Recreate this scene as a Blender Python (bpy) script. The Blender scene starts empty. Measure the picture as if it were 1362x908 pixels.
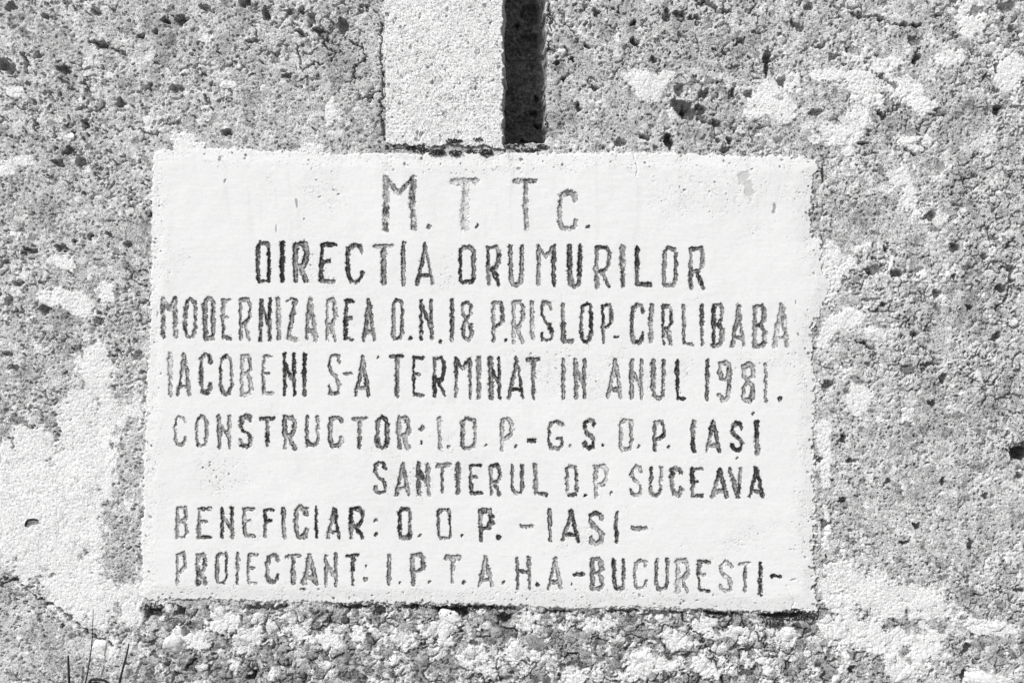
import bpy, bmesh, math, random
import numpy as np
from mathutils import Vector, noise as mnoise

# ------------------------------------------------------------------ camera, sky, sun, exposure
SC = bpy.context.scene
COL = SC.collection
MM = 0.001
CX, CY = 681.0, 454.0            # wall coordinates are millimetres from the upper left of the view

cam_d = bpy.data.cameras.new('camera')
cam_d.lens = 65.0; cam_d.sensor_width = 36.0
cam_d.clip_start = 0.05; cam_d.clip_end = 200.0
cam = bpy.data.objects.new('camera', cam_d); COL.objects.link(cam)
cam.location = (0.0, -1.362 * 65.0 / 36.0, 0.0)
cam.rotation_euler = (math.radians(90), 0, 0)
SC.camera = cam

SUN_DIR = Vector((0.50, 0.66, -0.60)).normalized()     # the way the light travels
w = bpy.data.worlds.new('World'); SC.world = w; w.use_nodes = True
nt = w.node_tree; nt.nodes.clear()
sky = nt.nodes.new('ShaderNodeTexSky'); sky.sky_type = 'NISHITA'; sky.sun_disc = False
sky.sun_elevation = math.asin(-SUN_DIR.z)
sky.sun_rotation = math.atan2(-SUN_DIR.x, -SUN_DIR.y)
hs = nt.nodes.new('ShaderNodeHueSaturation'); hs.inputs['Saturation'].default_value = 0.0   # black and white daylight
bg = nt.nodes.new('ShaderNodeBackground'); bg.inputs['Strength'].default_value = 0.12
wo = nt.nodes.new('ShaderNodeOutputWorld')
nt.links.new(sky.outputs[0], hs.inputs['Color']); nt.links.new(hs.outputs[0], bg.inputs['Color'])
nt.links.new(bg.outputs[0], wo.inputs['Surface'])

sun_d = bpy.data.lights.new('sun', 'SUN'); sun_d.energy = 3.2; sun_d.angle = math.radians(0.5)
sun_d.color = (1.0, 0.996, 0.992)
sun = bpy.data.objects.new('sun', sun_d); COL.objects.link(sun)
sun.rotation_euler = SUN_DIR.to_track_quat('-Z', 'Y').to_euler()

SC.view_settings.view_transform = 'Standard'; SC.view_settings.look = 'None'
SC.view_settings.gamma = 1.0; SC.view_settings.exposure = 0.0
SC.view_settings.use_curve_mapping = False
SC.cycles.max_bounces = 6
SC.render.filter_size = 1.1

# ------------------------------------------------------------------ numeric noise
def lattice(seed):
    return np.random.RandomState(seed).rand(256, 256) * 2 * math.pi

def perlin(x, y, scale, seed):
    """gradient noise, about -1..1"""
    a = lattice(seed)
    u = x / scale + 37.13 * (seed % 17); v = y / scale + 11.71 * (seed % 13)
    iu = np.floor(u).astype(np.int32); iv = np.floor(v).astype(np.int32)
    fu = u - iu; fv = v - iv
    def g(di, dj):
        t = a[(iu + di) & 255, (iv + dj) & 255]
        return np.cos(t) * (fu - di) + np.sin(t) * (fv - dj)
    su = fu * fu * fu * (fu * (fu * 6 - 15) + 10); sv = fv * fv * fv * (fv * (fv * 6 - 15) + 10)
    n0 = g(0, 0) * (1 - su) + g(1, 0) * su
    n1 = g(0, 1) * (1 - su) + g(1, 1) * su
    return (n0 * (1 - sv) + n1 * sv) * 1.5

def fbm(x, y, scale, octaves, seed, gain=0.55):
    s = 0.0; amp = 1.0; tot = 0.0
    for o in range(octaves):
        c, sn = math.cos(0.7 * o), math.sin(0.7 * o)
        s = s + amp * perlin(c * x - sn * y, sn * x + c * y, scale / 2 ** o, seed + o * 3)
        tot += amp; amp *= gain
    return s / tot * 1.25

def worley(x, y, scale, seed, jitter=0.95):
    """distance to the nearest and second nearest seed (in cells), a random number of the nearest cell, and the offset to it"""
    rs = np.random.RandomState(seed)
    jx = rs.rand(256, 256); jy = rs.rand(256, 256); rid = rs.rand(256, 256)
    u = x / scale + 71.3; v = y / scale + 53.9
    iu = np.floor(u).astype(np.int32); iv = np.floor(v).astype(np.int32)
    f1 = np.full(u.shape, 9.0); f2 = np.full(u.shape, 9.0); idn = np.zeros(u.shape)
    for di in (-1, 0, 1):
        for dj in (-1, 0, 1):
            a = (iu + di) & 255; b = (iv + dj) & 255
            d = np.hypot(iu + di + 0.5 + (jx[a, b] - 0.5) * jitter - u, iv + dj + 0.5 + (jy[a, b] - 0.5) * jitter - v)
            near = d < f1
            f2 = np.where(near, f1, np.minimum(f2, d))
            idn = np.where(near, rid[a, b], idn)
            f1 = np.where(near, d, f1)
    return f1, f2, idn

def sstep(a, b, t):
    t = np.clip((t - a) / (b - a), 0, 1)
    return t * t * (3 - 2 * t)

def blob_field(x, y, blobs):
    """blobs: (cx, cy, rx, ry, degrees); 1 at the centre, 0 on the rim, negative outside"""
    f = np.full(x.shape, -2.0)
    for cx, cy, rx, ry, deg in blobs:
        c, s = math.cos(math.radians(deg)), math.sin(math.radians(deg))
        u = (x - cx) * c + (y - cy) * s; v = -(x - cx) * s + (y - cy) * c
        f = np.maximum(f, 1 - np.hypot(u / rx, v / ry))
    return f

def seg_dist(x, y, ax, ay, bx, by):
    dx, dy = bx - ax, by - ay
    t = np.clip(((x - ax) * dx + (y - ay) * dy) / max(dx * dx + dy * dy, 1e-9), 0, 1)
    return np.hypot(x - ax - t * dx, y - ay - t * dy), t

def poly_sdist(x, y, pts):
    """signed distance to a closed outline, positive inside"""
    d = np.full(x.shape, 1e9); ins = np.zeros(x.shape, bool)
    n = len(pts)
    for i in range(n):
        ax, ay = pts[i]; bx, by = pts[(i + 1) % n]
        d = np.minimum(d, seg_dist(x, y, ax, ay, bx, by)[0])
        if ay != by:
            ins ^= ((ay > y) != (by > y)) & (x < (bx - ax) * (y - ay) / (by - ay) + ax)
    return np.where(ins, d, -d)

# ------------------------------------------------------------------ object helpers
def tag(o, label=None, cat=None, group=None, kind=None):
    if label: o['label'] = label
    if cat: o['category'] = cat
    if group: o['group'] = group
    if kind: o['kind'] = kind
    return o

def link(name, me, parent=None):
    o = bpy.data.objects.new(name, me); COL.objects.link(o)
    if parent: o.parent = parent
    return o

def pos(px, py, h):
    return ((px - CX) * MM, -h * MM, (CY - py) * MM)

def sheet(name, X, Y, H, attrs, keep, mat, parent):
    """mesh of the grid faces where keep is True (one entry per face)"""
    ny, nx = X.shape
    idx = np.arange(nx * ny).reshape(ny, nx)
    quads = np.stack([idx[:-1, :-1], idx[1:, :-1], idx[1:, 1:], idx[:-1, 1:]], -1)[keep].reshape(-1, 4)
    used, inv = np.unique(quads, return_inverse=True)
    inv = inv.reshape(-1).astype(np.int32)
    co = np.empty((len(used), 3), np.float32)
    co[:, 0] = (X.ravel()[used] - CX) * MM
    co[:, 1] = -H.ravel()[used] * MM
    co[:, 2] = (CY - Y.ravel()[used]) * MM
    me = bpy.data.meshes.new(name)
    nf = len(quads)
    me.vertices.add(len(used)); me.vertices.foreach_set('co', co.ravel())
    me.loops.add(nf * 4); me.loops.foreach_set('vertex_index', inv)
    me.polygons.add(nf)
    me.polygons.foreach_set('loop_start', np.arange(0, nf * 4, 4, dtype=np.int32))
    me.polygons.foreach_set('use_smooth', np.ones(nf, bool))
    me.update(calc_edges=True)
    for k, v in attrs.items():
        at = me.attributes.new(k, 'FLOAT', 'POINT')
        at.data.foreach_set('value', v.ravel()[used].astype(np.float32))
    me.materials.append(mat)
    return link(name, me, parent)

# ------------------------------------------------------------------ materials
def mat_mineral(name, grain=0.5, grain_scale=520.0, speck=0.45, speck_scale=330.0, bump=0.25, tone=None, rough=0.92, pale=0.55):
    """albedo from the 'tone' of the surface (or one value), broken up by sand grains; neutral grey throughout"""
    m = bpy.data.materials.new(name); m.use_nodes = True
    t = m.node_tree; N = t.nodes; L = t.links
    b = N['Principled BSDF']; b.inputs['Roughness'].default_value = rough
    b.inputs['Specular IOR Level'].default_value = 0.15
    tc = N.new('ShaderNodeTexCoord')
    n1 = N.new('ShaderNodeTexNoise'); n1.inputs['Scale'].default_value = grain_scale
    n1.inputs['Detail'].default_value = 3.0; n1.inputs['Roughness'].default_value = 0.7
    n2 = N.new('ShaderNodeTexNoise'); n2.inputs['Scale'].default_value = speck_scale
    n2.inputs['Detail'].default_value = 2.0
    L.new(tc.outputs['Object'], n1.inputs['Vector']); L.new(tc.outputs['Object'], n2.inputs['Vector'])
    r1 = N.new('ShaderNodeMapRange')
    r1.inputs['From Min'].default_value = 0.3; r1.inputs['From Max'].default_value = 0.7
    r1.inputs['To Min'].default_value = 1 - grain; r1.inputs['To Max'].default_value = 1 + grain
    L.new(n1.outputs[0], r1.inputs['Value'])
    r2 = N.new('ShaderNodeMapRange')
    r2.inputs['From Min'].default_value = 0.37; r2.inputs['From Max'].default_value = 0.45
    r2.inputs['To Min'].default_value = 1 - speck; r2.inputs['To Max'].default_value = 1.0
    L.new(n2.outputs[0], r2.inputs['Value'])
    mu = N.new('ShaderNodeMath'); mu.operation = 'MULTIPLY'
    L.new(r1.outputs[0], mu.inputs[0]); L.new(r2.outputs[0], mu.inputs[1])
    m2 = N.new('ShaderNodeMath'); m2.operation = 'MULTIPLY'
    L.new(mu.outputs[0], m2.inputs[0])
    if tone is None:
        at = N.new('ShaderNodeAttribute'); at.attribute_name = 'tone'
        L.new(at.outputs['Fac'], m2.inputs[1])
        kf = N.new('ShaderNodeMapRange')
        kf.inputs['From Min'].default_value = 0.58; kf.inputs['From Max'].default_value = 0.82
        kf.inputs['To Min'].default_value = 1.0; kf.inputs['To Max'].default_value = pale
        L.new(at.outputs['Fac'], kf.inputs['Value'])
        mx = N.new('ShaderNodeMix'); mx.data_type = 'FLOAT'; mx.inputs[2].default_value = 1.0
        L.new(kf.outputs[0], mx.inputs[0]); L.new(mu.outputs[0], mx.inputs[3])
        L.new(mx.outputs[0], m2.inputs[0])
    else:
        m2.inputs[1].default_value = tone
    cl = N.new('ShaderNodeMath'); cl.operation = 'MINIMUM'; cl.inputs[1].default_value = 0.88
    L.new(m2.outputs[0], cl.inputs[0])
    L.new(cl.outputs[0], b.inputs['Base Color'])
    bp = N.new('ShaderNodeBump'); bp.inputs['Strength'].default_value = bump; bp.inputs['Distance'].default_value = 0.0015
    L.new(n1.outputs[0], bp.inputs['Height']); L.new(bp.outputs[0], b.inputs['Normal'])
    return m

M_CONCRETE = mat_mineral('weathered_concrete', grain=0.42, grain_scale=620.0, speck=0.74, speck_scale=600.0, bump=0.7)
M_PILASTER = mat_mineral('pale_sandy_render', grain=0.32, grain_scale=620.0, speck=0.62, speck_scale=560.0, bump=0.6, pale=0.95)
M_PLASTER = mat_mineral('white_painted_plaster', grain=0.05, grain_scale=420.0, speck=0.05, speck_scale=240.0, bump=0.06, rough=0.8)
M_INK = mat_mineral('worn_black_lettering_paint', grain=0.5, grain_scale=420.0, speck=0.3, speck_scale=300.0, bump=0.3, rough=0.8)
M_STONE = mat_mineral('embedded_stone', grain=0.3, grain_scale=560.0, speck=0.5, speck_scale=420.0, bump=0.6)
M_STEM = mat_mineral('dry_dark_stem', grain=0.3, grain_scale=300.0, speck=0.2, bump=0.2, tone=0.035)
M_MOSS = mat_mineral('dark_moss', grain=0.6, grain_scale=700.0, speck=0.3, bump=0.4, tone=0.06)

# ------------------------------------------------------------------ outlines and places on the wall
PLAQUE = [(203,201),(230,199),(234,184),(242,182),(249,188),(268,189),(280,197),(330,198),(400,201),(520,204),(680,204),
          (800,202),(905,204),(1000,208),(1062,207),(1088,211),(1091,226),(1083,233),(1080,262),(1080,318),(1091,323),
          (1095,352),(1106,376),(1103,396),(1090,418),(1081,440),(1079,480),(1086,500),(1084,560),(1083,600),(1085,650),
          (1082,700),(1085,760),(1086,812),(1000,814),(870,808),(760,810),(700,806),(600,804),(400,801),(260,797),
          (205,798),(187,795),(189,740),(186,718),(190,690),(192,600),(196,500),(199,450),(201,330),(202,250)]

GROOVE_L, GROOVE_R, SLOT_B = 672.0, 726.0, 193.0

WHITE = [  # thin white lime and paint that covers the concrete: (x, y, rx, ry, degrees)
    (112,610,62,150,8),(70,690,95,120,0),(130,492,30,46,0),(20,680,70,100,0),(110,790,75,50,25),(40,600,50,45,0),(165,545,36,36,0),(178,640,18,60,0),(176,800,26,50,0),
    (105,405,34,22,30),(142,388,18,16,0),(75,395,30,16,0),(85,350,22,10,20),
    (1120,790,38,70,0),(1170,795,72,40,16),(1225,800,60,26,18),(1112,835,26,34,0),(1097,600,13,60,0),(1096,700,10,50,0),(1104,360,20,50,0),(1103,440,14,34,30),
    (1165,850,70,30,0),(1230,860,40,24,0),
    (850,105,26,16,0),(866,118,26,28,20),(888,102,16,12,0),
    (1118,180,40,18,5),(1140,160,22,30,30),(1152,115,28,36,0),(1105,100,34,12,0),(1085,185,12,10,0),(1128,203,14,14,0),(1165,132,16,14,0),
    (1010,140,30,24,0),(1040,150,30,20,0),(1050,108,22,16,0),(1030,118,34,14,0),(1206,190,22,10,30),(1234,187,10,9,0),
    (1290,25,28,40,10),(1260,78,24,14,0),(1340,95,30,34,20),(1180,85,24,14,0),(1195,235,16,18,60),(1210,262,18,20,40),(1180,252,16,8,0),(1255,290,12,12,0),
    (1130,420,24,16,0),(1163,444,18,14,0),(1125,350,22,14,0),(1140,530,32,22,30),(1205,120,30,22,0),(1225,140,22,16,0),
    (440,148,8,22,8),(415,196,22,9,0),(22,123,14,11,0),(300,113,16,7,0),(244,184,24,14,0),(10,225,20,16,0),(30,215,18,10,0),
    (300,826,30,20,0),(250,850,34,22,0),(330,850,30,22,0),(140,865,26,22,0),(590,835,36,22,0),(640,875,34,26,0),(480,840,24,18,0),
    (700,825,20,22,0),(690,870,22,20,0),(860,885,52,26,0),(800,830,26,16,0),(940,830,24,12,0),(985,845,28,16,0),(1045,845,24,18,0),(1010,880,22,16,0),
    (900,850,26,16,0),(530,850,26,18,0),(440,850,24,16,0),(760,895,30,16,0),(395,840,26,18,0),(1200,890,36,22,0),(1310,905,40,18,0),(1330,838,28,16,0),(1300,830,22,18,0),
    (1240,850,30,12,-20),(940,890,40,20,0),
]
GREYSPOT = [  # bare grey places inside the white
    (165,520,16,24,0),(180,575,18,26,0),(176,470,18,20,0),(172,630,18,36,0),(184,690,9,48,0),(150,728,6,9,0),(170,762,19,20,0),(185,610,10,30,0),
    (40,480,60,50,0),(20,530,40,26,0),(1215,830,26,8,0),(1145,880,30,18,0),(188,745,7,20,0),(1090,690,8,40,0),(1088,640,7,20,0),
    (1135,655,18,20,0),(1120,500,14,40,0),(1100,270,14,36,0)
]
PITS = [  # open pores and chips: (x, y, rx, ry, degrees, depth)
    (132,59,13,5,12,14),(221,29,7,4,60,10),(241,26,8,7,0,12),(326,3,9,6,20,12),(402,14,7,4,30,9),(386,15,5,4,0,8),(424,42,7,5,0,9),(456,35,8,9,0,12),
    (7,88,14,8,35,14),(34,84,3,16,-12,9),(113,165,4,9,-25,10),(91,201,9,4,-25,10),(78,217,9,5,20,9),(108,216,9,6,30,10),(160,138,6,7,0,9),(236,118,9,4,0,9),
    (301,177,7,4,10,9),(201,115,5,4,0,8),(382,100,7,4,-25,8),(51,74,5,4,0,8),(47,169,2.5,11,0,8),(400,44,10,3,28,9),(186,49,8,3,-20,8),(206,44,4,4,0,8),
    (14,10,8,6,0,8),(60,22,6,4,0,6),(85,93,12,5,10,7),(128,15,6,6,0,8),(275,12,12,4,20,8),(355,20,5,8,-30,9),(415,25,4,10,20,8),(338,55,10,4,0,7),
    (1020,84,5,18,4,18),(1041,108,5,8,0,12),(1220,78,5,8,30,11),(917,152,13,9,30,14),(932,145,8,5,20,11),(913,139,6,6,0,11),(935,157,6,8,-20,10),(973,122,4,7,0,9),
    (997,125,5,6,0,9),(936,125,9,6,0,9),(1326,147,5,7,30,11),(1172,152,9,4,35,10),(1324,91,4,5,0,8),(1236,288,9,6,0,9),(970,187,7,4,45,10),(1095,233,3,11,0,8),
    (1149,191,7,3,0,9),(983,56,8,4,-25,8),(965,70,4,4,0,7),(950,165,14,3,15,9),(1215,55,10,5,30,7),(1345,40,6,5,0,8),(1300,15,10,8,0,7),(1340,10,12,9,0,7),
    (1085,150,10,5,0,8),(1075,10,6,5,0,7),(1060,35,12,4,40,7),(1090,62,8,4,0,7),(1110,75,9,5,0,8),(905,20,9,4,30,8),(925,24,12,3,0,8),(1248,22,6,3,0,9),
    (844,56,7,5,30,11),(781,61,6,4,20,9),(740,83,5,6,0,10),(761,80,4,4,0,9),(791,117,5,3,30,8),(768,144,5,8,0,10),(889,189,6,13,-20,15),(903,142,12,8,40,14),
    (793,17,5,5,0,9),(749,105,4,4,0,8),(857,182,9,4,20,9),(870,80,6,5,0,8),(887,20,4,9,0,9),(826,190,8,5,0,8),(842,30,4,4,0,8),(905,120,8,8,0,9),
    (1193,364,8,6,0,12),(1179,332,4,6,0,10),(1155,361,8,5,20,9),(1326,447,6,8,30,12),(1331,384,9,5,30,10),(1270,330,9,6,0,8),(1240,536,5,5,0,9),(1122,584,6,7,30,13),
    (1353,602,10,11,0,45),(1364,600,13,13,0,45),(1101,512,6,6,0,10),(1152,460,8,3,25,9),(1345,362,4,10,20,9),(1165,360,9,6,0,8),(1245,390,6,5,0,8),(1310,340,6,5,0,7),
    (1175,405,5,5,0,8),(1255,504,7,7,0,9),(1235,485,10,3,0,7),(1215,445,5,4,0,7),(1268,370,5,5,0,8),(1290,410,5,4,0,7),
    (1132,613,6,4,0,10),(1203,721,8,4,-20,9),(1098,697,6,5,0,9),(1091,611,6,4,0,10),(1287,863,5,8,30,9),(1133,890,5,6,0,9),(1281,900,4,10,20,12),(1355,633,6,5,0,8),
    (1356,785,7,4,30,8),(1255,640,6,5,0,7),(1290,725,4,7,0,8),(1310,660,5,5,0,7),(1220,700,5,5,0,8),(1120,666,5,5,0,8),(1180,640,5,6,0,7),
    (81,329,9,4,10,10),(122,315,6,5,0,9),(40,332,10,3,15,9),(184,474,8,6,0,6),(132,427,6,4,0,7),(24,379,5,4,0,8),(100,322,4,3,-30,8),(170,325,5,4,0,8),(145,313,6,3,20,7),
    (60,412,9,5,0,8),(12,400,4,8,0,7),(18,490,8,4,0,7),(10,470,6,4,0,6),
    (335,900,7,6,-40,14),(81,832,4,4,0,8),(246,840,4,6,0,9),(205,815,12,8,0,10),(240,812,6,8,0,10),(505,812,8,6,0,9),(612,815,14,5,0,14),(600,810,24,4,0,13),(672,822,8,6,0,10),
    (880,815,30,4,0,9),(960,815,26,4,0,8),(1040,818,30,5,0,10),(350,808,30,4,0,8),(470,806,20,4,0,8),(545,806,14,4,0,9),(640,806,24,4,0,10),(745,812,20,4,0,9),(830,812,24,3,0,9)
]
CRACKS = [  # (points, half width, depth)
    ([(1135,19),(1150,22),(1166,22),(1178,30),(1199,34),(1225,33)],3.0,12),([(936,2),(948,8),(956,15),(970,14)],3.0,9),
    ([(0,778),(12,773),(24,769),(32,784),(46,793),(61,801),(78,810),(95,824),(115,840),(135,852),(150,858)],2.2,8),
    ([(132,59),(152,66),(170,74)],1.8,6),([(118,120),(112,110),(120,105)],2.0,7),([(394,60),(398,80),(402,94),(415,86),(430,84)],1.8,6),([(430,60),(445,70),(440,82)],1.8,6),
    ([(465,55),(480,62),(488,74),(470,95),(478,125),(490,132),(503,120)],1.8,6),([(170,168),(190,176),(210,178)],1.5,5),([(270,125),(283,146)],1.8,6),
    ([(905,812),(915,830),(934,850),(958,890),(962,908)],1.8,6),([(985,815),(990,835),(975,860)],1.6,5),([(1000,826),(1010,850),(1030,880)],1.4,5),
    ([(1340,360),(1346,370),(1338,398),(1322,412)],1.8,7),([(1140,455),(1152,462),(1162,462)],1.6,6),([(1160,340),(1176,360)],1.4,5),
    ([(165,340),(176,370),(190,380)],1.2,4),([(16,600),(18,570)],1.0,4),([(1205,200),(1218,206)],2.2,8),([(1190,190),(1216,204)],1.6,6),
    ([(508,30),(506,60),(509,100),(507,150),(511,185)],1.6,6),([(730,0),(728,60),(724,120),(727,180)],1.8,6),
    ([(732,10),(733,48)],1.2,6),
    ([(1215,80),(1224,64)],1.6,7),([(1160,95),(1185,110),(1194,118)],3.0,6)
]

# ------------------------------------------------------------------ lettering
SHAPES = {
 'D': [[(.1,.08),(.3,0),(.85,.02),(.97,.12),(.98,.85),(.85,.98),(.2,1),(.05,.9),(.03,.15),(.1,.08)]],
 'O': [[(.5,0),(.18,.07),(.05,.25),(.03,.75),(.2,.95),(.5,1),(.8,.95),(.96,.75),(.95,.25),(.82,.07),(.5,0)]],
 'I': [[(.5,0),(.45,.5),(.55,1)]],
 'R': [[(.12,1),(.08,.5),(.1,.03),(.75,.0),(.95,.15),(.92,.42),(.7,.58),(.15,.62)],[(.45,.6),(.7,.8),(.95,1)]],
 'E': [[(1,.03),(.1,.02),(.05,.5),(.1,.97),(1,1)],[(.08,.46),(.62,.46)]],
 'F': [[(1,.03),(.1,.02),(.12,.5),(.15,1)],[(.1,.4),(.75,.4)]],
 'C': [[(.97,.2),(.9,.05),(.55,0),(.15,.1),(.05,.35),(.06,.75),(.25,.97),(.65,.98),(.93,.86),(.97,.74)]],
 'T': [[(0,.02),(1,.0)],[(.52,.02),(.5,.5),(.52,1)]],
 'A': [[(0,1),(.3,.45),(.5,0),(.72,.45),(1,1)],[(.12,.8),(.86,.8)]],
 'U': [[(.05,0),(.05,.75),(.22,.96),(.5,1),(.8,.95),(.94,.75),(.95,0)]],
 'M': [[(.08,1),(.1,.5),(.1,0)],[(.1,.02),(.5,.28),(.92,.0)],[(.92,0),(.9,.5),(.95,1)]],
 'L': [[(.1,0),(.12,.5),(.14,.97),(1,1)]],
 'N': [[(.08,1),(.08,0)],[(.08,.2),(.5,.5),(.9,.7)],[(.92,0),(.9,.5),(.93,1)]],
 'n': [[(.08,1),(.1,0)],[(.12,.12),(.9,.75)],[(.92,0),(.9,.5),(.95,1)]],
 'H': [[(.08,1),(.1,0)],[(.1,.42),(.9,.52)],[(.9,0),(.92,1)]],
 'Z': [[(0,.05),(.4,0),(.95,.03),(.55,.5),(.08,.96),(.9,1)]],
 'P': [[(.15,1),(.12,.5),(.12,.03),(.75,0),(.97,.15),(.95,.45),(.65,.58),(.15,.64)]],
 'S': [[(.95,.18),(.85,.04),(.45,.0),(.1,.1),(.05,.28),(.3,.45),(.75,.58),(.97,.75),(.9,.95),(.5,1),(.15,.95),(.05,.8)]],
 'B': [[(.08,1),(.08,.03),(.75,0),(.92,.12),(.9,.35),(.6,.47),(.12,.5)],[(.6,.47),(.95,.62),(.96,.85),(.75,.98),(.08,1)]],
 'V': [[(0,0),(.35,.5),(.7,1)],[(.98,0),(.85,.5),(.7,1)]],
 'G': [[(.97,.1),(.6,0),(.2,.06),(.05,.3),(.06,.75),(.25,.97),(.7,1),(.95,.85),(.95,.65),(.6,.62)]],
 '1': [[(.5,0),(.5,1)]],
 '8': [[(.5,.0),(.1,.08),(.08,.32),(.4,.46),(.85,.6),(.95,.85),(.6,1),(.15,.95),(.05,.7),(.4,.46),(.9,.3),(.92,.08),(.5,0)]],
 '9': [[(.95,.3),(.7,.45),(.25,.42),(.05,.25),(.15,.04),(.6,0),(.95,.05),(.97,.7),(.8,.95),(.4,1),(.08,.82)]],
 '-': [[(0,.5),(1,.5)]],
 '.': [[(.45,.4),(.55,.6)]],
}
# each line: words of (letter, x0, x1, y0, y1, darkness), then its points and dashes (x, y, half length or radius, dash?)
LINES = [
 ('faded initials M T T C at the head of the panel',
  ['M 508 555 236 306 .52|T 601 636 239 305 .36|T 684 715 239 306 .54|C 741 768 255 308 .62'],
  '571 302 2.6|635 301 3.6|782 302 3'),
 ('', ['D 341 361 322 376 .95|I 373 379 322 374 .95|R 390 411 323 375 .88|E 425 447 323 376 .9|C 460 484 324 378 .8|T 497 524 325 378 .85|I 534 540 322 379 .82|A 553 578 324 379 .9',
       'D 610 632 327 377 .95|R 646 666 327 380 .72|U 676 697 326 381 .92|M 712 740 326 380 .85|U 755 774 326 382 .8|R 790 813 327 384 .8|I 825 831 327 381 .72|L 843 866 329 381 .92|D 881 901 329 382 .75|R 915 938 329 384 .7'], ''),
 ('', ['M 214 237 396 449 .5|O 245 263 396 451 .6|D 271 286 396 452 .68|E 295 308 397 452 .72|R 317 336 396 453 .72|n 345 362 396 453 .82|I 368 374 396 452 .6|Z 381 396 397 453 .62|A 405 422 396 453 .72|R 433 449 397 455 .62|E 458 471 398 453 .8|A 482 500 398 454 .82',
       'D 521 537 398 453 .82|n 557 577 398 452 .7', '1 599 605 398 452 .72|8 613 630 400 455 .75',
       'P 653 671 400 455 .7|R 680 698 400 457 .68|I 705 711 401 452 .55|S 718 736 400 456 .75|L 746 763 404 456 .78|O 771 789 402 456 .88|P 799 815 403 457 .85',
       'C 838 857 403 458 .75|I 863 869 404 455 .8|R 879 895 404 460 .7|L 906 922 404 459 .7|I 931 937 405 460 .95|B 946 963 404 461 .88|A 972 991 405 461 .7|B 1001 1019 405 463 .75|A 1028 1049 405 461 .48'],
  '546 450 3|586 454.5 3|673 453 2.4|820 448 5 d'),
 ('', ['I 225 230 470 526 .48|A 236 255 470 526 .6|C 265 283 470 525 .66|O 292 311 471 526 .66|B 320 336 471 526 .62|E 348 364 471 525 .65|N 376 395 470 527 .85|I 403 409 470 527 .88',
       'S 436 454 471 526 .8', 'A 472 493 474 527 .85',
       'T 519 537 472 528 .72|E 548 565 473 528 .78|R 575 594 474 528 .85|M 603 629 475 530 .62|I 634 640 473 530 .6|N 650 667 475 530 .88|A 676 698 475 530 .88|T 700 718 476 531 .75',
       'I 747 752 476 531 .8|n 763 780 477 530 .8', 'A 807 828 478 529 .78|N 837 856 478 531 .72|U 866 885 479 531 .7|L 898 912 479 532 .85',
       '1 938 943 478 533 .75|9 954 972 480 535 .7|8 986 1004 482 535 .68|1 1015 1021 481 536 .55'],
  '463 496.5 6.5 d|1037 530 2.6|503 475 1.6'),
 ('', ['C 231 249 552 594 .62|O 260 278 552 595 .72|N 289 309 552 596 .78|S 318 336 552 595 .72|T 346 366 554 595 .72|R 376 395 553 597 .8|U 406 426 553 594 .72|C 437 457 552 595 .75|T 468 489 555 596 .75|O 500 518 553 596 .78|R 528 546 554 597 .7',
       'I 582 588 554 598 .6|D 613 634 555 597 .62|P 664 683 556 600 .55', 'G 728 750 558 598 .72|S 775 792 557 597 .78|D 823 842 558 598 .62|P 867 885 559 600 .72',
       'I 919 925 559 601 .85|A 938 958 560 601 .85|S 971 989 561 600 .85|I 1004 1010 561 604 .78'],
  '561 570 3|561 588 2.2|597 594 2|646 592 2|686 593 1.8|707 585 6 d|758 592 2.2|802 592 2.2|849 593.5 2.4|889 593 2|980.5 609 2.2|1001 550 2.6'),
 ('', ['S 497 515 613 657 .92|A 526 546 614 659 .72|N 554 573 615 658 .78|T 579 599 616 656 .72|I 607 612 615 657 .78|E 623 642 616 657 .85|R 650 667 617 659 .72|U 679 697 617 658 .75|L 709 728 616 659 .75',
       'D 752 769 618 660 .6|P 788 809 618 661 .45', 'S 837 855 619 660 .62|U 863 881 620 660 .6|C 891 908 620 660 .6|E 918 936 621 661 .82|A 945 968 622 662 .75|V 969 987 622 662 .72|A 995 1016 621 662 .78'],
  '778 658 2|813 655 2.2'),
 ('', ['B 234 251 673 715 .62|E 263 282 674 716 .62|N 293 313 673 716 .85|E 323 340 674 714 .75|F 350 366 675 715 .88|I 375 381 674 716 .95|C 391 410 673 716 .92|I 419 424 673 716 .85|A 435 454 675 716 .75|R 464 485 674 716 .85',
       'D 530 548 675 717 .78|D 581 601 676 717 .82|P 636 656 677 719 .78', 'I 729 734 677 720 .82|A 747 771 678 720 .82|S 783 803 680 723 .78|I 817 823 679 722 .95'],
  '500 691.5 2.8|500 710 2.8|559 711.5 2.6|614.5 712 3|663 714 2.6|701 699 9 d|850 701.5 11 d'),
 ('', ['P 233 249 734 777 .58|R 261 276 735 777 .6|D 287 304 734 776 .66|I 314 319 735 778 .6|E 329 344 735 777 .6|C 354 372 736 776 .62|T 380 401 737 776 .66|A 403 422 737 776 .72|N 431 450 736 779 .72|T 461 478 736 779 .75',
       'I 515 521 736 777 .68|P 546 565 735 777 .7|T 591 612 739 777 .66|A 636 656 738 780 .66|H 685 707 739 783 .7|A 728 748 740 783 .66',
       'B 785 803 741 784 .66|U 814 832 742 784 .72|C 842 861 743 784 .58|U 870 890 742 785 .66|R 898 917 743 787 .55|E 927 945 744 787 .6|S 956 975 746 787 .55|T 982 999 747 788 .58|I 1008 1014 747 791 .72'],
  '487 752 2.8|487 770 2.8|532 775 2|571 773 2.2|617 774 2.8|670 774 2.6|715 777 2.2|760 776 1.6|770 763 7 d|1032 766 7.5 d|403 783 4 d')
]

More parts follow.
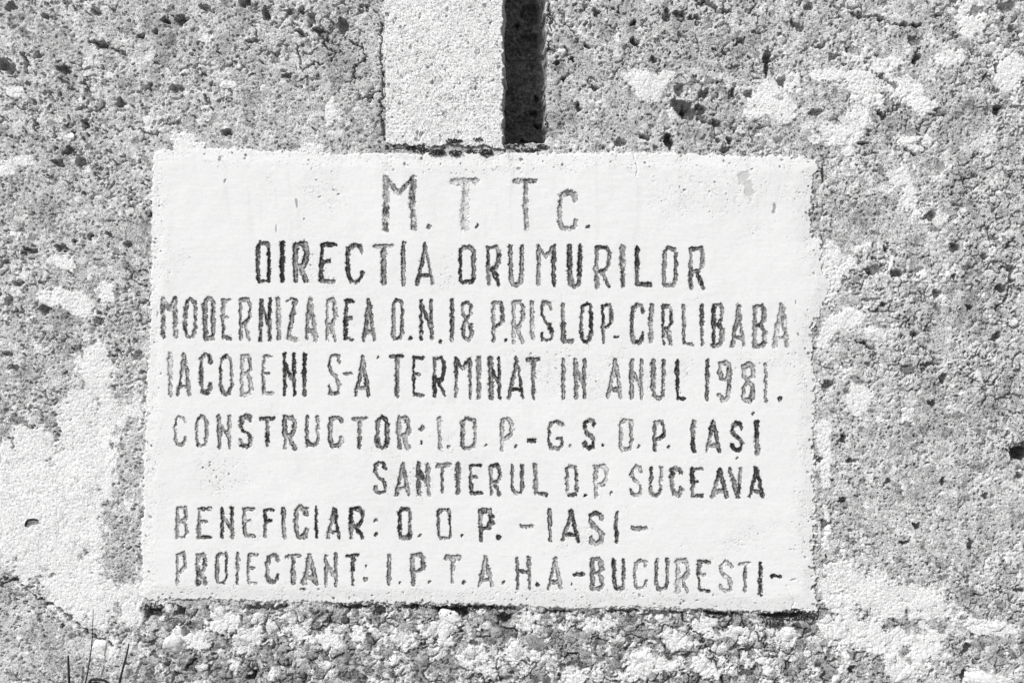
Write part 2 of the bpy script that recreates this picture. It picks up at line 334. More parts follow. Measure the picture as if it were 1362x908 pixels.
# ------------------------------------------------------------------ the wall: face, groove, pilaster
def spaced(lo, flo, fhi, hi, step):
    fine = np.arange(flo, fhi + step, step)
    out = []; p = flo; s = step
    while p > lo: s *= 1.18; p -= s; out.append(p)
    left = np.array(out[::-1]); out = []; p = fine[-1]; s = step
    while p < hi: s *= 1.18; p += s; out.append(p)
    return np.concatenate([left, fine, np.array(out)])

def rough_concrete(X, Y, seed, amp=1.0):
    """relief in mm and grain tone of cast concrete with sand, pores and flakes"""
    h = 3.2 * fbm(X, Y, 150, 3, seed) + 1.5 * fbm(X, Y, 34, 3, seed + 20)
    fine = 0.9 * fbm(X, Y, 9, 3, seed + 40, 0.7)
    h = h + amp * fine
    return h, fine

def relief_marks(X, Y, h):
    wx = X + 3.6 * perlin(X, Y, 9, 301) + 2.4 * perlin(X, Y, 4, 302)
    wy = Y + 3.6 * perlin(X, Y, 9, 303) + 2.4 * perlin(X, Y, 4, 304)
    for cx, cy, rx, ry, deg, dep in PITS:
        c, s = math.cos(math.radians(deg)), math.sin(math.radians(deg))
        R = max(rx, ry) + 12
        j0, j1 = np.searchsorted(X[0], [cx - R, cx + R]); i0, i1 = np.searchsorted(Y[:, 0], [cy - R, cy + R])
        if j1 <= j0 or i1 <= i0: continue
        sl = (slice(i0, i1), slice(j0, j1))
        dx = wx[sl] - cx; dy = wy[sl] - cy
        d = np.hypot((dx * c + dy * s) / rx, (-dx * s + dy * c) / ry)
        h[sl] -= 2.0 * dep * (1 - sstep(0.62, 1.08, d))
    for pts, hw, dep in CRACKS:
        xs = [p[0] for p in pts]; ys = [p[1] for p in pts]
        j0, j1 = np.searchsorted(X[0], [min(xs) - 15, max(xs) + 15]); i0, i1 = np.searchsorted(Y[:, 0], [min(ys) - 15, max(ys) + 15])
        if j1 <= j0 or i1 <= i0: continue
        sl = (slice(i0, i1), slice(j0, j1))
        d = np.full(X[sl].shape, 99.0)
        for (a, b) in zip(pts[:-1], pts[1:]):
            d = np.minimum(d, seg_dist(wx[sl], wy[sl], a[0], a[1], b[0], b[1])[0])
        thin = hw * (0.75 + 0.5 * perlin(X[sl], Y[sl], 12, 333))
        h[sl] -= 1.8 * dep * (1 - sstep(0.35, 1.1, d / np.maximum(thin, 0.6)))
    return h

wall = link('concrete_wall', None)
tag(wall, 'rough weathered grey concrete wall with white lime stains around the inscribed panel', 'wall', None, 'thing')

xs = spaced(-900, -30, 1392, 2260, 1.15); ys = spaced(-700, -30, 938, 1600, 1.15)
X, Y = np.meshgrid(xs, ys)
H, fine = rough_concrete(X, Y, 11)
# open texture: stones of several sizes half bedded in sandy mortar, crevices along parts of their rims, pores
mott = fbm(X, Y, 85, 3, 71)
UX = X + 7 * perlin(X, Y, 23, 72) + 3 * perlin(X, Y, 8, 73); UY = Y + 7 * perlin(X, Y, 23, 74) + 3 * perlin(X, Y, 8, 75)
f1, f2, cid = worley(UX, UY, 18, 76); stone = f2 - f1
g1, g2, gid = worley(UX + 1.5 * perlin(X, Y, 4, 77), UY, 8.5, 84)
k1, k2, kid = worley(X + 1.5 * perlin(X, Y, 5, 82), Y + 1.5 * perlin(X, Y, 5, 83), 4.2, 85)
gravel = sstep(792, 818, Y + 14 * perlin(X, Y, 40, 78)) * sstep(150, 215, X + 12 * perlin(X, Y, 40, 79)) * (1 - 0.6 * sstep(1090, 1150, X))
coarse = np.clip(0.30 + 0.5 * mott + 0.45 * sstep(980, 1250, X) * (1 - sstep(520, 640, Y)), 0, 1)
coarse = np.maximum(coarse, 0.9 * gravel)
calm = np.maximum(sstep(-0.15, 0.40, fbm(X, Y, 120, 3, 94)), sstep(-0.2, 0.5, blob_field(X, Y, [(400,165,140,60,0),(1230,670,150,110,0),(1130,560,60,80,0),(1135,270,50,80,0),(60,860,90,60,0),(100,300,110,50,0),(800,170,90,50,0)])))
calm = calm * (1 - gravel)
rim = perlin(X, Y, 19, 89); rim2 = perlin(X, Y, 11, 90)
H += coarse * (1.0 * sstep(0.0, 0.5, stone) + 1.2 * (cid - 0.5)) + gravel * 0.5 * (cid - 0.5)
H -= 7.0 * (1 - sstep(0.02, 0.11, stone)) * sstep(0.10, 0.45, rim + 0.35 * coarse - 0.12) * (1 - 0.85 * calm)
H += (0.3 + 0.5 * coarse) * (1 - 0.6 * calm) * 1.3 * (gid - 0.5) * sstep(0.0, 0.3, g2 - g1)
H -= 4.4 * (1 - sstep(0.03, 0.16, g2 - g1)) * sstep(0.20, 0.55, rim2 + 0.35 * coarse - 0.08) * (1 - 0.85 * calm)
H += 0.4 * (kid - 0.5) * sstep(0.0, 0.3, k2 - k1)
sandy = np.clip(0.5 + 0.9 * fbm(X, Y, 55, 3, 91), 0, 1)
H -= 1.7 * sstep(0.22, 0.55, perlin(X, Y, 2.9, 93)) * (0.35 + 0.65 * sandy)
p1, p2, pid = worley(X * 0.9 + 4.5 * perlin(X, Y, 7, 86), Y * 1.15 + 4.5 * perlin(X, Y, 7, 87), 10, 88)
prad = np.where(pid > 0.63, (pid - 0.66) / 0.34 * 0.30, 0.0) * (0.5 + 0.8 * np.clip(mott + 0.4, 0, 1.3)) * (1 - 0.5 * calm)
H -= 9.0 * (1 - sstep(0.6, 1.1, p1 / np.maximum(prad, 1e-3))) * (prad > 0.03)
s1, s2, sid = worley(X + 2.2 * perlin(X, Y, 4, 103), Y + 1.6 * perlin(X, Y, 4, 104), 5.6, 105)
srad = np.where(sid > 0.62, 0.16 + (sid - 0.62) / 0.38 * 0.22, 0.0) * (0.35 + 0.85 * np.clip(0.5 + fbm(X, Y, 45, 3, 106), 0, 1)) * (1 - 0.6 * gravel)
H -= 4.5 * (1 - sstep(0.55, 1.15, s1 / np.maximum(srad, 1e-3))) * (srad > 0.08)
q = fbm(X, Y, 24, 3, 92, 0.65)                               # winding crevices
H -= 2.6 * (1 - sstep(0.0, 0.05, np.abs(q))) * sstep(0.15, 0.5, fbm(X, Y, 40, 2, 97))
H -= 1.5 * gravel * (1 - sstep(-60, -15, poly_sdist(X, Y, PLAQUE)))

jag = 3.5 * fbm(X, Y, 30, 3, 111) + 2.0 * perlin(X, Y, 6, 112)
white = blob_field(X, Y, WHITE) * (1 - 0.15 * gravel) + (0.66 + 0.35 * gravel) * fbm(X, Y, 24, 5, 121, 0.74) - 0.03 * gravel
grey = blob_field(X, Y, GREYSPOT) + 0.35 * fbm(X, Y, 18, 3, 131, 0.7)
wmask = sstep(0.19, 0.30, white) * (1 - sstep(0.05, 0.25, grey))
low = blob_field(X, Y, WHITE[:9])                            # the broad lime wash is thicker and smoother
smooth = sstep(-0.05, 0.3, low + 0.3 * fbm(X, Y, 40, 3, 122)) * wmask
thick = np.maximum(0.9 * smooth, 0.72 * wmask)
base = 3.2 * fbm(X, Y, 150, 3, 11) + 0.9 * fbm(X, Y, 34, 3, 31)
lime = base + 0.22 * fbm(X, Y, 6, 2, 141) + 1.2
lime -= 1.3 * sstep(0.35, 0.6, perlin(X, Y, 3.0, 143)) + 1.8 * (1 - sstep(0, 0.06, np.abs(fbm(X, Y, 17, 3, 145, 0.7)))) * sstep(0.1, 0.5, perlin(X, Y, 20, 147))
H = H * (1 - thick) + thick * lime
H = relief_marks(X, Y, H)

tone = 0.605 + 0.04 * mott + 0.09 * fbm(X, Y, 200, 4, 151, 0.6)
tone = tone * (1 + 0.22 * (cid - 0.5) * (0.3 + coarse)) * (1 + 0.30 * (gid - 0.5)) * (1 + 0.25 * (kid - 0.5))
tone = np.where((gid > 0.90) & (g2 - g1 > 0.08), np.maximum(tone, 0.68), tone)
tone = np.where((gid < 0.06) & (g2 - g1 > 0.08), tone * 0.62, tone)
tone = tone * (1 - 0.34 * sstep(0.05, 0.6, fbm(X, Y, 60, 5, 161, 0.65)))
tone = tone * (1 - 0.35 * sstep(0.3, 0.8, fbm(X, Y, 13, 3, 181)))
tone = tone * (1 - 0.20 * sstep(0.05, 0.6, fbm(X + 0.3 * Y, 0.35 * Y, 48, 4, 165, 0.65)))
tone = tone * (1 + 0.32 * sstep(0.15, 0.6, fbm(X, Y, 30, 4, 163, 0.7)))
tone = tone * (1 - gravel) + gravel * tone * (0.68 + 0.30 * sstep(0.80, 0.83, cid) + 0.32 * (gid > 0.78) + 0.25 * (kid > 0.84) - 0.2 * (gid < 0.2))
tone = tone * (1 - wmask) + wmask * (0.875 + 0.05 * fbm(X, Y, 12, 3, 171) - 0.10 * (gid < 0.12) - 0.12 * sstep(0.25, 0.6, fbm(X, Y, 20, 4, 173, 0.75)))

sd = poly_sdist(X, Y, PLAQUE)
nearp = sstep(-55, -4, sd)                                    # the panel was trowelled onto an evened bed
H = H - 0.9 * nearp * base
H = np.where(sd > 6, -14.0, H)
# slot beside the pilaster, cut deep into the wall
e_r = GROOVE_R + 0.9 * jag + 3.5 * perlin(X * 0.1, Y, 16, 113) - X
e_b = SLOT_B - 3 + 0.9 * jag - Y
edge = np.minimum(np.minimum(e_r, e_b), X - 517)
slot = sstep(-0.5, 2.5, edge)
slot_floor = -86 + 11.0 * fbm(X, Y, 22, 4, 191, 0.75) + 3.0 * fbm(X, Y, 5, 2, 195) + 16 * sstep(713, 724, X + 4 * perlin(X, Y, 24, 196))
for hx, hy, hr in ((703,42,15),(705,4,14),(713,143,5),(713,120,5),(716,160,5),(690,20,4),(695,182,6)):
    slot_floor -= 16 * (1 - sstep(0.5, 1.1, np.hypot(X + 5 * perlin(X, Y, 11, 199) - hx, Y + 5 * perlin(X, Y, 9, 200) - hy) / hr))
H = H * (1 - slot) + slot * slot_floor
tone = np.where(slot > 0.2, 0.15 + 0.17 * fbm(X, Y, 26, 5, 197, 0.85) + 0.16 * np.maximum(0, perlin(X, Y, 4, 198)) + 0.14 * sstep(712, 720, X) * (1 - sstep(60, 190, Y)), tone)  # slot shade painted into the tone: dark albedo, mottled where relief barely shades
keep = np.ones((len(ys) - 1, len(xs) - 1), bool)
keep[sd[:-1, :-1] > 30] = False
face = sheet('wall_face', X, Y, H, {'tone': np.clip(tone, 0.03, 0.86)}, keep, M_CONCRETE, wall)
WX, WY, WH = xs, ys, H

# solid wall behind the face, so that it has thickness
bm = bmesh.new()
bmesh.ops.create_cube(bm, size=1.0)
me = bpy.data.meshes.new('wall_core')
for v in bm.verts:
    v.co = Vector((v.co.x * 3.15 + (680 - CX) * MM, v.co.y * 0.30 + 0.30, v.co.z * 2.28 + (CY - 450) * MM))
bm.to_mesh(me); bm.free()
me.materials.append(mat_mineral('plain_concrete', tone=0.35)); link('wall_core', me, wall)

# pilaster
pxs = np.arange(496, 682, 1.1); pys = spaced(-700, -30, 210, 211, 1.1)
PX, PY = np.meshgrid(pxs, pys)
ph, pf = rough_concrete(PX, PY, 211, 0.8)
ph = 0.45 * ph + 4.0 - 1.5 * sstep(0.24, 0.55, perlin(PX, PY, 2.9, 215)) * np.clip(0.55 + 0.8 * fbm(PX, PY, 50, 2, 217), 0.1, 1)
ph -= 3.0 * (1 - sstep(0.0, 0.03, np.abs(fbm(PX, PY, 30, 4, 218, 0.7)))) * sstep(0.15, 0.45, perlin(PX, PY, 26, 219))
h1, h2, hid = worley(PX + 2 * perlin(PX, PY, 7, 222), PY + 2 * perlin(PX, PY, 7, 223), 4.6, 224)
ph += 0.8 * (hid - 0.5) * sstep(0.02, 0.3, h2 - h1)
k1, k2, kid = worley(PX + 3 * perlin(PX, PY, 8, 226), PY + 3 * perlin(PX, PY, 8, 227), 8, 228)
krad = np.where(kid > 0.6, 0.08 + (kid - 0.6) / 0.4 * 0.24, 0.0) * np.clip(0.5 + 1.5 * fbm(PX, PY, 40, 4, 229, 0.65), 0.1, 1.3)
ph -= 5.0 * (1 - sstep(0.6, 1.1, k1 / np.maximum(krad, 1e-3))) * (krad > 0.03)
pq = fbm(PX, PY, 20, 3, 231, 0.65)
ph -= 2.8 * (1 - sstep(0.0, 0.05, np.abs(pq))) * sstep(0.1, 0.5, fbm(PX, PY, 45, 2, 233))
pj = 3.4 * fbm(PX, PY, 26, 4, 241, 0.7) + 1.8 * perlin(PX, PY, 5, 243)
e = np.minimum(PX - (509 + 0.012 * np.maximum(PY, 0) + 0.5 * pj), (671 + 1.3 * pj) - PX)
e = np.minimum(e, (196 + 7 * fbm(PX, PY, 40, 3, 245) + pj) - PY)
fall = sstep(-0.6, 2.4, e)
ph = ph * fall - 98 * (1 - fall)
ptone = 0.84 + 0.08 * fbm(PX, PY, 60, 4, 251, 0.7) - 0.16 * sstep(0.1, 0.6, fbm(PX, PY, 34, 4, 253, 0.7))
ptone = ptone * (1 + 0.25 * (hid - 0.5)) * (1 - 0.22 * sstep(0.2, 0.7, fbm(PX, PY, 16, 3, 255)))
keep = (e[:-1, :-1] > -2.0)
sheet('pilaster', PX, PY, ph, {'tone': np.clip(ptone, 0.05, 0.85)}, keep, M_PILASTER, wall)['label'] = 'pale smooth vertical pilaster beside the deep dark slot'

def wall_h(px, py):
    j = min(max(int(np.searchsorted(WX, px)), 0), len(WX) - 1); i = min(max(int(np.searchsorted(WY, py)), 0), len(WY) - 1)
    return float(WH[i, j])

# stones set in the concrete
STONES = [(237,858,20,18,.74),(22,123,10,8,.82),(198,159,8,7,.74),(220,172,8,5,.66),(353,118,6,6,.7),(299,113,9,5,.75),(91,184,9,7,.7),(76,186,7,5,.66),(106,265,9,6,.66),(118,98,8,5,.62),
 (188,64,10,7,.6),(480,841,9,8,.8),(599,821,14,9,.78),(575,838,13,11,.6),(622,868,12,10,.66),(693,817,9,9,.8),(686,871,9,14,.74),(712,854,15,11,.34),(815,885,15,9,.34),(852,878,16,10,.8),
 (639,885,9,8,.74),(893,886,12,9,.8),(294,817,15,10,.72),(324,851,13,9,.66),(270,834,12,12,.6),(135,864,16,11,.76),(338,824,10,7,.72),(453,861,9,6,.74),(312,888,7,6,.7),(1047,844,12,10,.82),
 (980,838,11,6,.78),(932,824,12,7,.76),(1186,878,9,9,.8),(1206,895,18,10,.8),(1311,903,26,11,.84),(1348,841,11,10,.84),(1321,834,12,7,.78),(1149,844,7,6,.74),(1306,393,7,7,.8),(1318,422,6,6,.8),
 (1348,428,6,6,.78),(1301,455,7,5,.76),(1162,442,11,8,.74),(990,152,10,6,.8),(1064,122,7,7,.76),(1159,139,9,8,.8),(1051,105,5,6,.74),(1263,100,7,6,.45),(1284,56,9,12,.36),(484,117,15,13,.5),
 (487,25,9,8,.62),(1206,190,19,6,.82),(1345,410,7,5,.7),(760,846,10,8,.4),(786,836,9,6,.7),(545,846,10,7,.7),(520,868,12,9,.36),(415,855,9,8,.66),(388,872,10,7,.36),(362,836,8,9,.7),
 (430,884,11,8,.7),(472,880,9,7,.5),(560,880,11,8,.36),(735,880,9,8,.72),(780,870,8,8,.36),(870,842,12,9,.4),(915,858,9,7,.7),(960,862,10,8,.72),(1010,868,9,8,.74),(1068,872,10,7,.45),
 (1030,896,12,7,.4),(975,893,9,7,.7),(205,878,9,7,.44),(268,888,9,6,.6),(660,840,8,8,.36),(650,818,9,6,.45),(820,852,10,6,.68),(840,834,9,6,.4),(1090,850,8,7,.8),(395,825,10,6,.55)]
rng = random.Random(5)
for i, (sx, sy, rx, ry, tn) in enumerate(STONES):
    bm = bmesh.new()
    bmesh.ops.create_icosphere(bm, subdivisions=4, radius=1.0)
    off = Vector((rng.uniform(0, 90), rng.uniform(0, 90), rng.uniform(0, 90)))
    cuts = [(Vector((rng.uniform(-1, 1), rng.uniform(-1, 0.1), rng.uniform(-1, 1))).normalized(), rng.uniform(0.6, 0.85)) for _ in range(7)]
    for v in bm.verts:
        p = v.co.copy()
        for n_, d_ in cuts:                                   # broken facets
            k = p.dot(n_) - d_
            if k > 0: p -= n_ * k * 0.85
        p *= 1 + 0.20 * mnoise.noise(v.co * 1.6 + off) + 0.14 * mnoise.noise(v.co * 4.0 + off) + 0.09 * mnoise.noise(v.co * 9 + off)
        v.co = Vector((p.x * rx * MM * 1.12, p.y * min(rx, ry) * 0.5 * MM, p.z * ry * MM * 1.12))
    for f in bm.faces: f.smooth = True
    me = bpy.data.meshes.new('aggregate_stone'); bm.to_mesh(me); bm.free()
    at = me.attributes.new('tone', 'FLOAT', 'POINT')
    at.data.foreach_set('value', [tn * (1 + 0.3 * mnoise.noise(v.co * 160 + off)) for v in me.vertices])
    me.materials.append(M_STONE)
    o = link('aggregate_stone', me, wall)
    o.location = pos(sx, sy, max(wall_h(sx, sy), -6) - 0.28 * min(rx, ry))
    o.rotation_euler = (rng.uniform(-.2, .2), rng.uniform(-.5, .5), rng.uniform(-.2, .2))

# ------------------------------------------------------------------ the inscribed panel
plaque = link('inscription_plaque', None)
plaque.location = pos(640, 812, 0)
tag(plaque, 'white painted plaster panel with eight lines of worn dark incised lettering', 'plaque')

gx = np.arange(165, 1130, 0.8); gy = np.arange(165, 840, 0.8)
GX, GY = np.meshgrid(gx, gy)
rag = 4.2 * fbm(GX, GY, 30, 5, 401, 0.8) + 2.6 * perlin(GX, GY, 5, 405)
wide = 1 + 0.9 * sstep(1040, 1085, GX) * sstep(310, 340, GY) + 0.6 * sstep(1040, 1085, GX)
SD = poly_sdist(GX, GY, PLAQUE) + rag * wide
top_rough = 1 - sstep(4, 34, SD + 10 * fbm(GX, GY, 30, 2, 409))
pitted = np.maximum(top_rough, (1 - sstep(215, 236, GY + 10 * fbm(GX, GY, 40, 3, 411))) * sstep(480, 520, GX) * (1 - sstep(860, 920, GX)))
pitted = np.maximum(pitted, 0.7 * sstep(0.2, 0.6, fbm(GX, GY, 110, 3, 413)))
pitted = np.maximum(pitted, 0.75 * sstep(0.1, 0.6, blob_field(GX, GY, [(290,630,60,40,0),(930,260,110,40,0),(700,790,300,14,0),(640,222,140,18,0)]) + 0.3 * fbm(GX, GY, 20, 3, 415)))
ph = 3.3 + 0.6 * fbm(GX, GY, 170, 2, 421) + 0.28 * fbm(GX, GY, 26, 3, 423) + 0.05 * fbm(GX, GY, 3.4, 2, 427)
ph += 0.07 * fbm(GX * 0.18, GY, 5, 2, 429)                    # trowel and brush strokes along the panel
a1, a2, aid = worley(GX + 2 * perlin(GX, GY, 5, 432), GY + 2 * perlin(GX, GY, 5, 433), 8, 434)
arad = np.where(aid > 0.7, (aid - 0.7) / 0.3 * 0.24, 0.0) * (0.35 + 0.9 * pitted)
hole = (1 - sstep(0.55, 1.1, a1 / np.maximum(arad, 1e-3))) * (arad > 0.07)
ph -= 1.6 * hole * (0.25 + pitted) + pitted * 0.35 * np.abs(fbm(GX, GY, 6, 3, 437, 0.7))
wv = fbm(GX, GY, 16, 3, 441, 0.7)
ph -= 1.2 * pitted * (1 - sstep(0, 0.05, np.abs(wv))) * sstep(0.1, 0.4, fbm(GX, GY, 22, 2, 443))
edgefall = 0.8 * sstep(-2.0, 2.5, SD) + 0.2 * sstep(0.0, 22.0, SD - rag * wide + 5 * fbm(GX, GY, 40, 2, 428))
ph = ph * edgefall - 3.4 * (1 - edgefall) - 6 * (1 - sstep(-2.4, 0.5, SD))
ptone = 0.785 - 0.02 * pitted + 0.02 * fbm(GX, GY, 90, 4, 451, 0.6)
ptone -= 0.05 * sstep(0.1, 0.7, fbm(GX, GY * 0.35, 26, 4, 452, 0.7)) * sstep(0.0, 0.5, fbm(GX, GY, 200, 2, 454))
ptone -= 0.035 * sstep(0.1, 0.6, fbm(GX, GY * 0.12, 14, 3, 466, 0.6)) * (1 - sstep(250, 420, GY + 60 * fbm(GX, GY, 60, 2, 467)))
hair = np.abs(fbm(GX, GY, 90, 5, 468, 0.62))
hl = (1 - sstep(0.0, 0.006, hair)) * sstep(0.25, 0.5, fbm(GX, GY, 150, 2, 469))
ph -= 0.6 * hl; ptone -= 0.16 * hl
crumb = 1 - sstep(2, 24, SD + 9 * fbm(GX, GY, 22, 3, 456))
spk = sstep(0.36, 0.62, perlin(GX, GY, 2.3, 459) + 0.5 * fbm(GX, GY, 16, 3, 460, 0.7) - 0.1) * np.clip(pitted * 1.1 + 0.4 * crumb, 0, 1)
ph -= 0.55 * spk; ptone -= 0.26 * spk
ptone -= 0.5 * hole * (0.25 + 0.75 * pitted)
ptone -= 0.10 * pitted * sstep(0.2, 0.6, fbm(GX, GY, 9, 3, 453))
scar = sstep(0.1, 0.4, blob_field(GX, GY, [(989,236,10,12,20),(996,252,8,20,-8)]) + 0.45 * fbm(GX, GY, 9, 3, 455, 0.7))
ph -= 0.9 * scar; ptone = ptone * (1 - scar) + scar * 0.58
nick = sstep(0.2, 0.5, blob_field(GX, GY, [(395,270,2.4,9,-8),(300,241,2,4,20),(293,212,3,5,0),(1030,276,3,9,0),(1029,282,4,4,0),(690,225,4,3,0),(1058,402,1.2,5,0),(1055,770,7,1.6,-15),(405,292,2,3,0),(368,305,1.2,8,0)]) + 0.2 * perlin(GX, GY, 4, 457))
ph -= 1.2 * nick; ptone = ptone * (1 - 0.5 * nick)
ck = np.full(GX.shape, 99.0)
for a, b in (((1048,784),(1056,800)),((1056,800),(1052,812)),((1046,778),(1048,784)),((842,203),(848,222)),((848,222),(846,235))):
    ck = np.minimum(ck, seg_dist(GX + perlin(GX, GY, 5, 458) * 1.5, GY, a[0], a[1], b[0], b[1])[0])
ph -= 1.4 * (1 - sstep(0.3, 1.2, ck))

# cutting and painting the letters
wobx = 1.5 * perlin(GX, GY, 7, 461) + 0.9 * perlin(GX, GY, 2.6, 462)
woby = 1.5 * perlin(GX, GY, 7, 463) + 0.9 * perlin(GX, GY, 2.6, 464)
wear = fbm(GX, GY, 9, 3, 471, 0.7)
wear2 = perlin(GX, GY, 2.6, 475)
brush = perlin(GX + 0.25 * GY, GY * 1.1, 2.2, 476) * 0.6 + perlin(GX, GY * 0.35, 2.6, 479) * 0.6
DEP = np.zeros(GX.shape); INK = np.zeros(GX.shape); WID = np.full(GX.shape, -1, np.int32)
rng = random.Random(8)

def carve(strokes, hw, dk, wid, hollow):
    allx = [p[0] for s in strokes for p in s]; ally = [p[1] for s in strokes for p in s]
    j0, j1 = np.searchsorted(gx, [min(allx) - 10, max(allx) + 10]); i0, i1 = np.searchsorted(gy, [min(ally) - 10, max(ally) + 10])
    sl = (slice(i0, i1), slice(j0, j1))
    x = GX[sl] + wobx[sl]; y = GY[sl] + woby[sl]
    r = np.full(x.shape, 9.0); shade = np.ones(x.shape)
    for s in strokes:
        f0 = rng.uniform(0.8, 1.12)
        for a, b in zip(s[:-1], s[1:]):
            fa = f0 * rng.uniform(0.7, 1.15); sdark = rng.uniform(0.72, 1.3)
            d, t = seg_dist(x, y, a[0], a[1], b[0], b[1])
            r = np.minimum(r, d / (hw * fa)); shade = np.where(d / (hw * fa) <= r, sdark, shade)
    r = r * (1 + 0.30 * wear2[sl] + 0.18 * brush[sl])
    g = 1 - sstep(0.25, 1.15, r)
    ink = (1 - sstep(0.78, 1.08, r))
    rim = np.exp(-((r - 0.72) / 0.3) ** 2)
    body = 1 - hollow * (1 - rim)
    lost = sstep(dk * 1.25 - 0.62, dk * 1.25 - 0.10, wear[sl] + 0.55 * wear2[sl])
    val = ink * body * (0.38 + 0.66 * dk + 0.42 * brush[sl] + 0.25 * wear2[sl]) * shade * (1 - 0.85 * lost)
    win = (ink > 0.35) & (val > 0.12)
    DEP[sl] = np.maximum(DEP[sl], g * (0.7 + 0.5 * dk))
    better = val > INK[sl]
    INK[sl] = np.where(better, val, INK[sl])
    WID[sl] = np.where(win & (WID[sl] < 0), wid, WID[sl])

OBJ = []                                                       # (name, line) of every letter, point and dash
for li, (note, words, marks) in enumerate(LINES):
    for m in marks.split('|'):
        if not m: continue
        f = m.split(); mx, my, mr = float(f[0]), float(f[1]), float(f[2])
        if len(f) > 3:
            carve([[(mx - mr + 2, my + rng.uniform(-.6, .6)), (mx + mr - 2, my + rng.uniform(-.6, .6))]], 2.6 if mr < 9 else 3.4, 0.85, len(OBJ), 0.15)
            OBJ.append(('dash', li))
        else:
            carve([[(mx - .6, my + .8), (mx + .6, my - .8)]], mr, 0.85, len(OBJ), 0.1)
            OBJ.append(('dot', li))
    for wd in words:
        for ch, x0, x1, y0, y1, dk in [l.split() for l in wd.split('|')]:
            x0, x1, y0, y1, dk = float(x0), float(x1), float(y0), float(y1), float(dk)
            hw = 3.7 if li == 1 else 4.9 if li == 0 else 3.25
            if ch in 'I1': hw *= 1.05
            ins = 1.8 if ch not in 'I1' else 0
            tilt = rng.uniform(-0.9, 0.9)
            st = []
            for s in SHAPES[ch]:
                st.append([(x0 + ins + (x1 - x0 - 2 * ins) * px + tilt * (0.5 - py) + rng.uniform(-.6, .6),
                            y0 + 1.6 + (y1 - y0 - 3.2) * py + rng.uniform(-.7, .7)) for px, py in s])
            carve(st, hw * rng.uniform(0.9, 1.12), dk, len(OBJ), rng.choice([0.0, 0.05, 0.15, 0.3, 0.45]))
            OBJ.append(('letter', li))

ph -= 2.1 * DEP
INK = np.clip(INK, 0, 1)
smear = 0.08 * sstep(0.2, 0.8, DEP)
ltone = ptone * (1 - smear) * (1 - INK) + INK * 0.035
ltone = np.clip(ltone, 0.03, 0.86)
inside = SD[:-1, :-1] > -2.2
fw = WID[:-1, :-1]
loc = plaque.location
def panel_sheet(name, keep, mat, parent):
    o = sheet(name, GX, GY, ph, {'tone': ltone}, keep, mat, None)
    for_shift = -np.array(loc)
    co = np.empty(len(o.data.vertices) * 3, np.float32); o.data.vertices.foreach_get('co', co)
    o.data.vertices.foreach_set('co', (co.reshape(-1, 3) + for_shift).ravel().astype(np.float32)); o.data.update()
    o.parent = parent
    return o
panel_sheet('panel', inside & (fw < 0), M_PLASTER, plaque)
READS = ['M.T.T.C.', 'DIRECTIA DRUMURILOR', 'MODERNIZAREA D.N. 18 PRISLOP-CIRLIBABA', 'IACOBENI S-A TERMINAT IN ANUL 1981.',
         'CONSTRUCTOR: I.D.P.-G.S.D.P. IASI', 'SANTIERUL D.P. SUCEAVA', 'BENEFICIAR: D.D.P. -IASI-', 'PROIECTANT: I.P.T.A.N.A.-BUCURESTI-']
for li in range(len(LINES)):
    line = link('inscription_line', None, plaque)
    line['label'] = 'worn dark incised line reading ' + READS[li]
    for k, (name, l) in enumerate(OBJ):
        sel = inside & (fw == k)
        if l == li and sel.any():
            panel_sheet(name, sel, M_INK, line)

# ------------------------------------------------------------------ dry stems, twig and moss
def tube(name, pts, radii, mat, label, cat, group=None):
    """pts: (x, y, height off the wall) in mm"""
    n = 7; P = [Vector(pos(*p)) for p in pts]
    # subdivide smoothly
    Q = []; R = []
    for i in range(len(P) - 1):
        p0 = P[max(i - 1, 0)]; p1 = P[i]; p2 = P[i + 1]; p3 = P[min(i + 2, len(P) - 1)]
        for s in range(6):
            t = s / 6
            Q.append(0.5 * ((2 * p1) + (p2 - p0) * t + (2 * p0 - 5 * p1 + 4 * p2 - p3) * t * t + (3 * p1 - p0 - 3 * p2 + p3) * t ** 3))
            R.append(radii[i] * (1 - t) + radii[i + 1] * t)
    Q.append(P[-1]); R.append(radii[-1])
    base = Q[0].copy()
    bm = bmesh.new(); rings = []
    for i, q in enumerate(Q):
        d = (Q[min(i + 1, len(Q) - 1)] - Q[max(i - 1, 0)]).normalized()
        a = d.orthogonal().normalized(); b = d.cross(a)
        wob = 1 + 0.15 * mnoise.noise(q * 300)
        rings.append([bm.verts.new(q - base + (a * math.cos(2 * math.pi * k / n) + b * math.sin(2 * math.pi * k / n)) * R[i] * MM * wob) for k in range(n)])
    for r0, r1 in zip(rings[:-1], rings[1:]):
        for k in range(n):
            bm.faces.new((r0[k], r0[(k + 1) % n], r1[(k + 1) % n], r1[k])).smooth = True
    bm.faces.new(rings[0][::-1]); bm.faces.new(rings[-1])
    bmesh.ops.recalc_face_normals(bm, faces=bm.faces)
    me = bpy.data.meshes.new(name); bm.to_mesh(me); bm.free(); me.materials.append(mat)
    o = link(name, me); o.location = base
    return tag(o, label, cat, group)

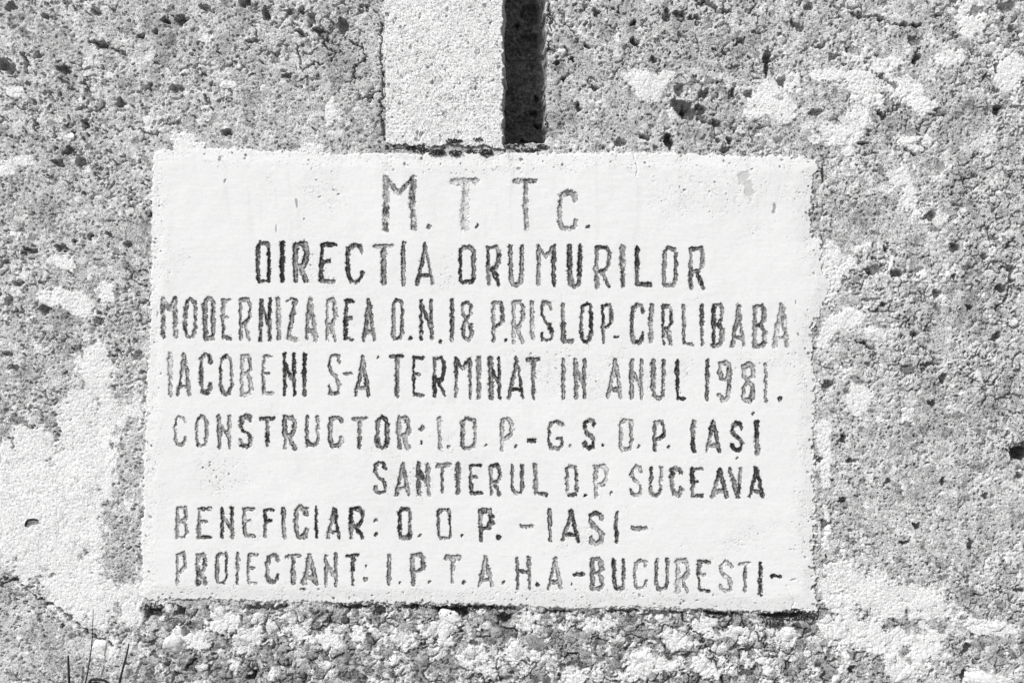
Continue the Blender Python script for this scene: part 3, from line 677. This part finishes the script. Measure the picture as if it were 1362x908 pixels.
G = 'dry stems growing up at the lower left'
tube('dry_stem', [(97,985,-4),(97,940,10),(96,905,16),(95,868,18)], [1.9,1.9,1.9,1.3], M_STEM, 'short thick dark stem, leftmost of the dry stems under the white stain', 'plant stem', G)
tube('dry_stem', [(96,985,-4),(108,935,8),(118,900,14),(126,855,18),(129,806,22)], [1.1,1.1,1.0,0.8,0.4], M_STEM, 'long thin grass-like stem reaching highest among the dry stems', 'plant stem', G)
tube('dry_stem', [(150,985,-4),(158,930,10),(163,900,14),(172,868,18),(176,852,22)], [1.7,1.7,1.6,1.2,0.7], M_STEM, 'leaning dark stem, rightmost of the dry stems left of the round pale stone', 'plant stem', G)
tube('dry_stem', [(118,908,-2),(124,902,8),(136,901,12),(146,905,10),(150,916,-2)], [1.6,1.8,1.8,1.6,1.2], M_STEM, 'low dark stem bent along the bottom edge between the upright stems', 'plant stem', G)
tube('curled_twig', [(34,699,wall_h(34,699)+0.5),(38,692,4+wall_h(38,692)),(45,690,5+wall_h(45,690)),(51,691,wall_h(51,691)+1)], [1.3,2.0,1.6,0.9], M_STEM, 'tiny dark curled twig stuck on the broad white lime stain', 'twig')

# moss: a mass of tiny tufts in the joints above and below the panel
def moss(name, spots, label, seed):
    r = random.Random(seed); bm = bmesh.new()
    cx = sum(s[0] for s in spots) / len(spots); cy = sum(s[1] for s in spots) / len(spots)
    base = Vector(pos(cx, cy, 0))
    for sx, sy, rx, ry, h0, n in spots:
        for _ in range(n):
            a = r.uniform(0, 6.283); q = math.sqrt(r.random())
            px = sx + rx * q * math.cos(a); py = sy + ry * q * math.sin(a)
            h = (h0 if h0 is not None else max(wall_h(px, py), -8)) + r.uniform(-1.0, 1.6) * (1 - 0.5 * q)
            s = r.uniform(0.5, 1.5) * MM
            c = Vector(pos(px, py, h)) - base
            vs = []
            for k in range(6):
                d = Vector([(1,0,0),(-1,0,0),(0,1,0),(0,-1,0),(0,0,1),(0,0,-1)][k]) * s * r.uniform(0.5, 1.5)
                vs.append(bm.verts.new(c + d + Vector((r.uniform(-.4,.4), r.uniform(-.4,.4), r.uniform(-.4,.4))) * s))
            for f in ((0,2,4),(2,1,4),(1,3,4),(3,0,4),(2,0,5),(1,2,5),(3,1,5),(0,3,5)):
                bm.faces.new([vs[i] for i in f])
    me = bpy.data.meshes.new(name); bm.to_mesh(me); bm.free(); me.materials.append(M_MOSS)
    o = link(name, me); o.location = base
    return tag(o, label, 'moss', None, 'stuff')
moss('moss', [(545,197,9,3,None,70),(560,200,10,4,None,120),(580,203,12,4,4.5,150),(606,204,9,3.5,4.5,90),(628,202,8,3,None,60),(646,203,10,3.5,4.5,100),(604,188,12,2.5,5,70),(636,186,7,2,5,30),(676,196,9,3,None,60),(700,200,16,2.5,None,110),(722,196,9,4,None,90),(690,193,8,2,None,40),(520,196,10,3,None,30)], 'dark crumbly moss in the joint between pilaster and panel', 3)
moss('moss', [(1045,819,36,6,None,420),(1068,818,18,5,None,220),(1028,828,18,6,None,120),(955,817,18,4,None,130)], 'dark moss hanging under the lower right corner of the panel', 4)
moss('moss', [(612,808,24,4,None,220),(660,807,26,3,None,160),(600,815,14,5,None,110),(560,806,20,3,None,80),(205,806,14,6,None,90),(470,806,26,3,None,90)], 'thin dark moss along the lower edge of the panel near its middle', 6)
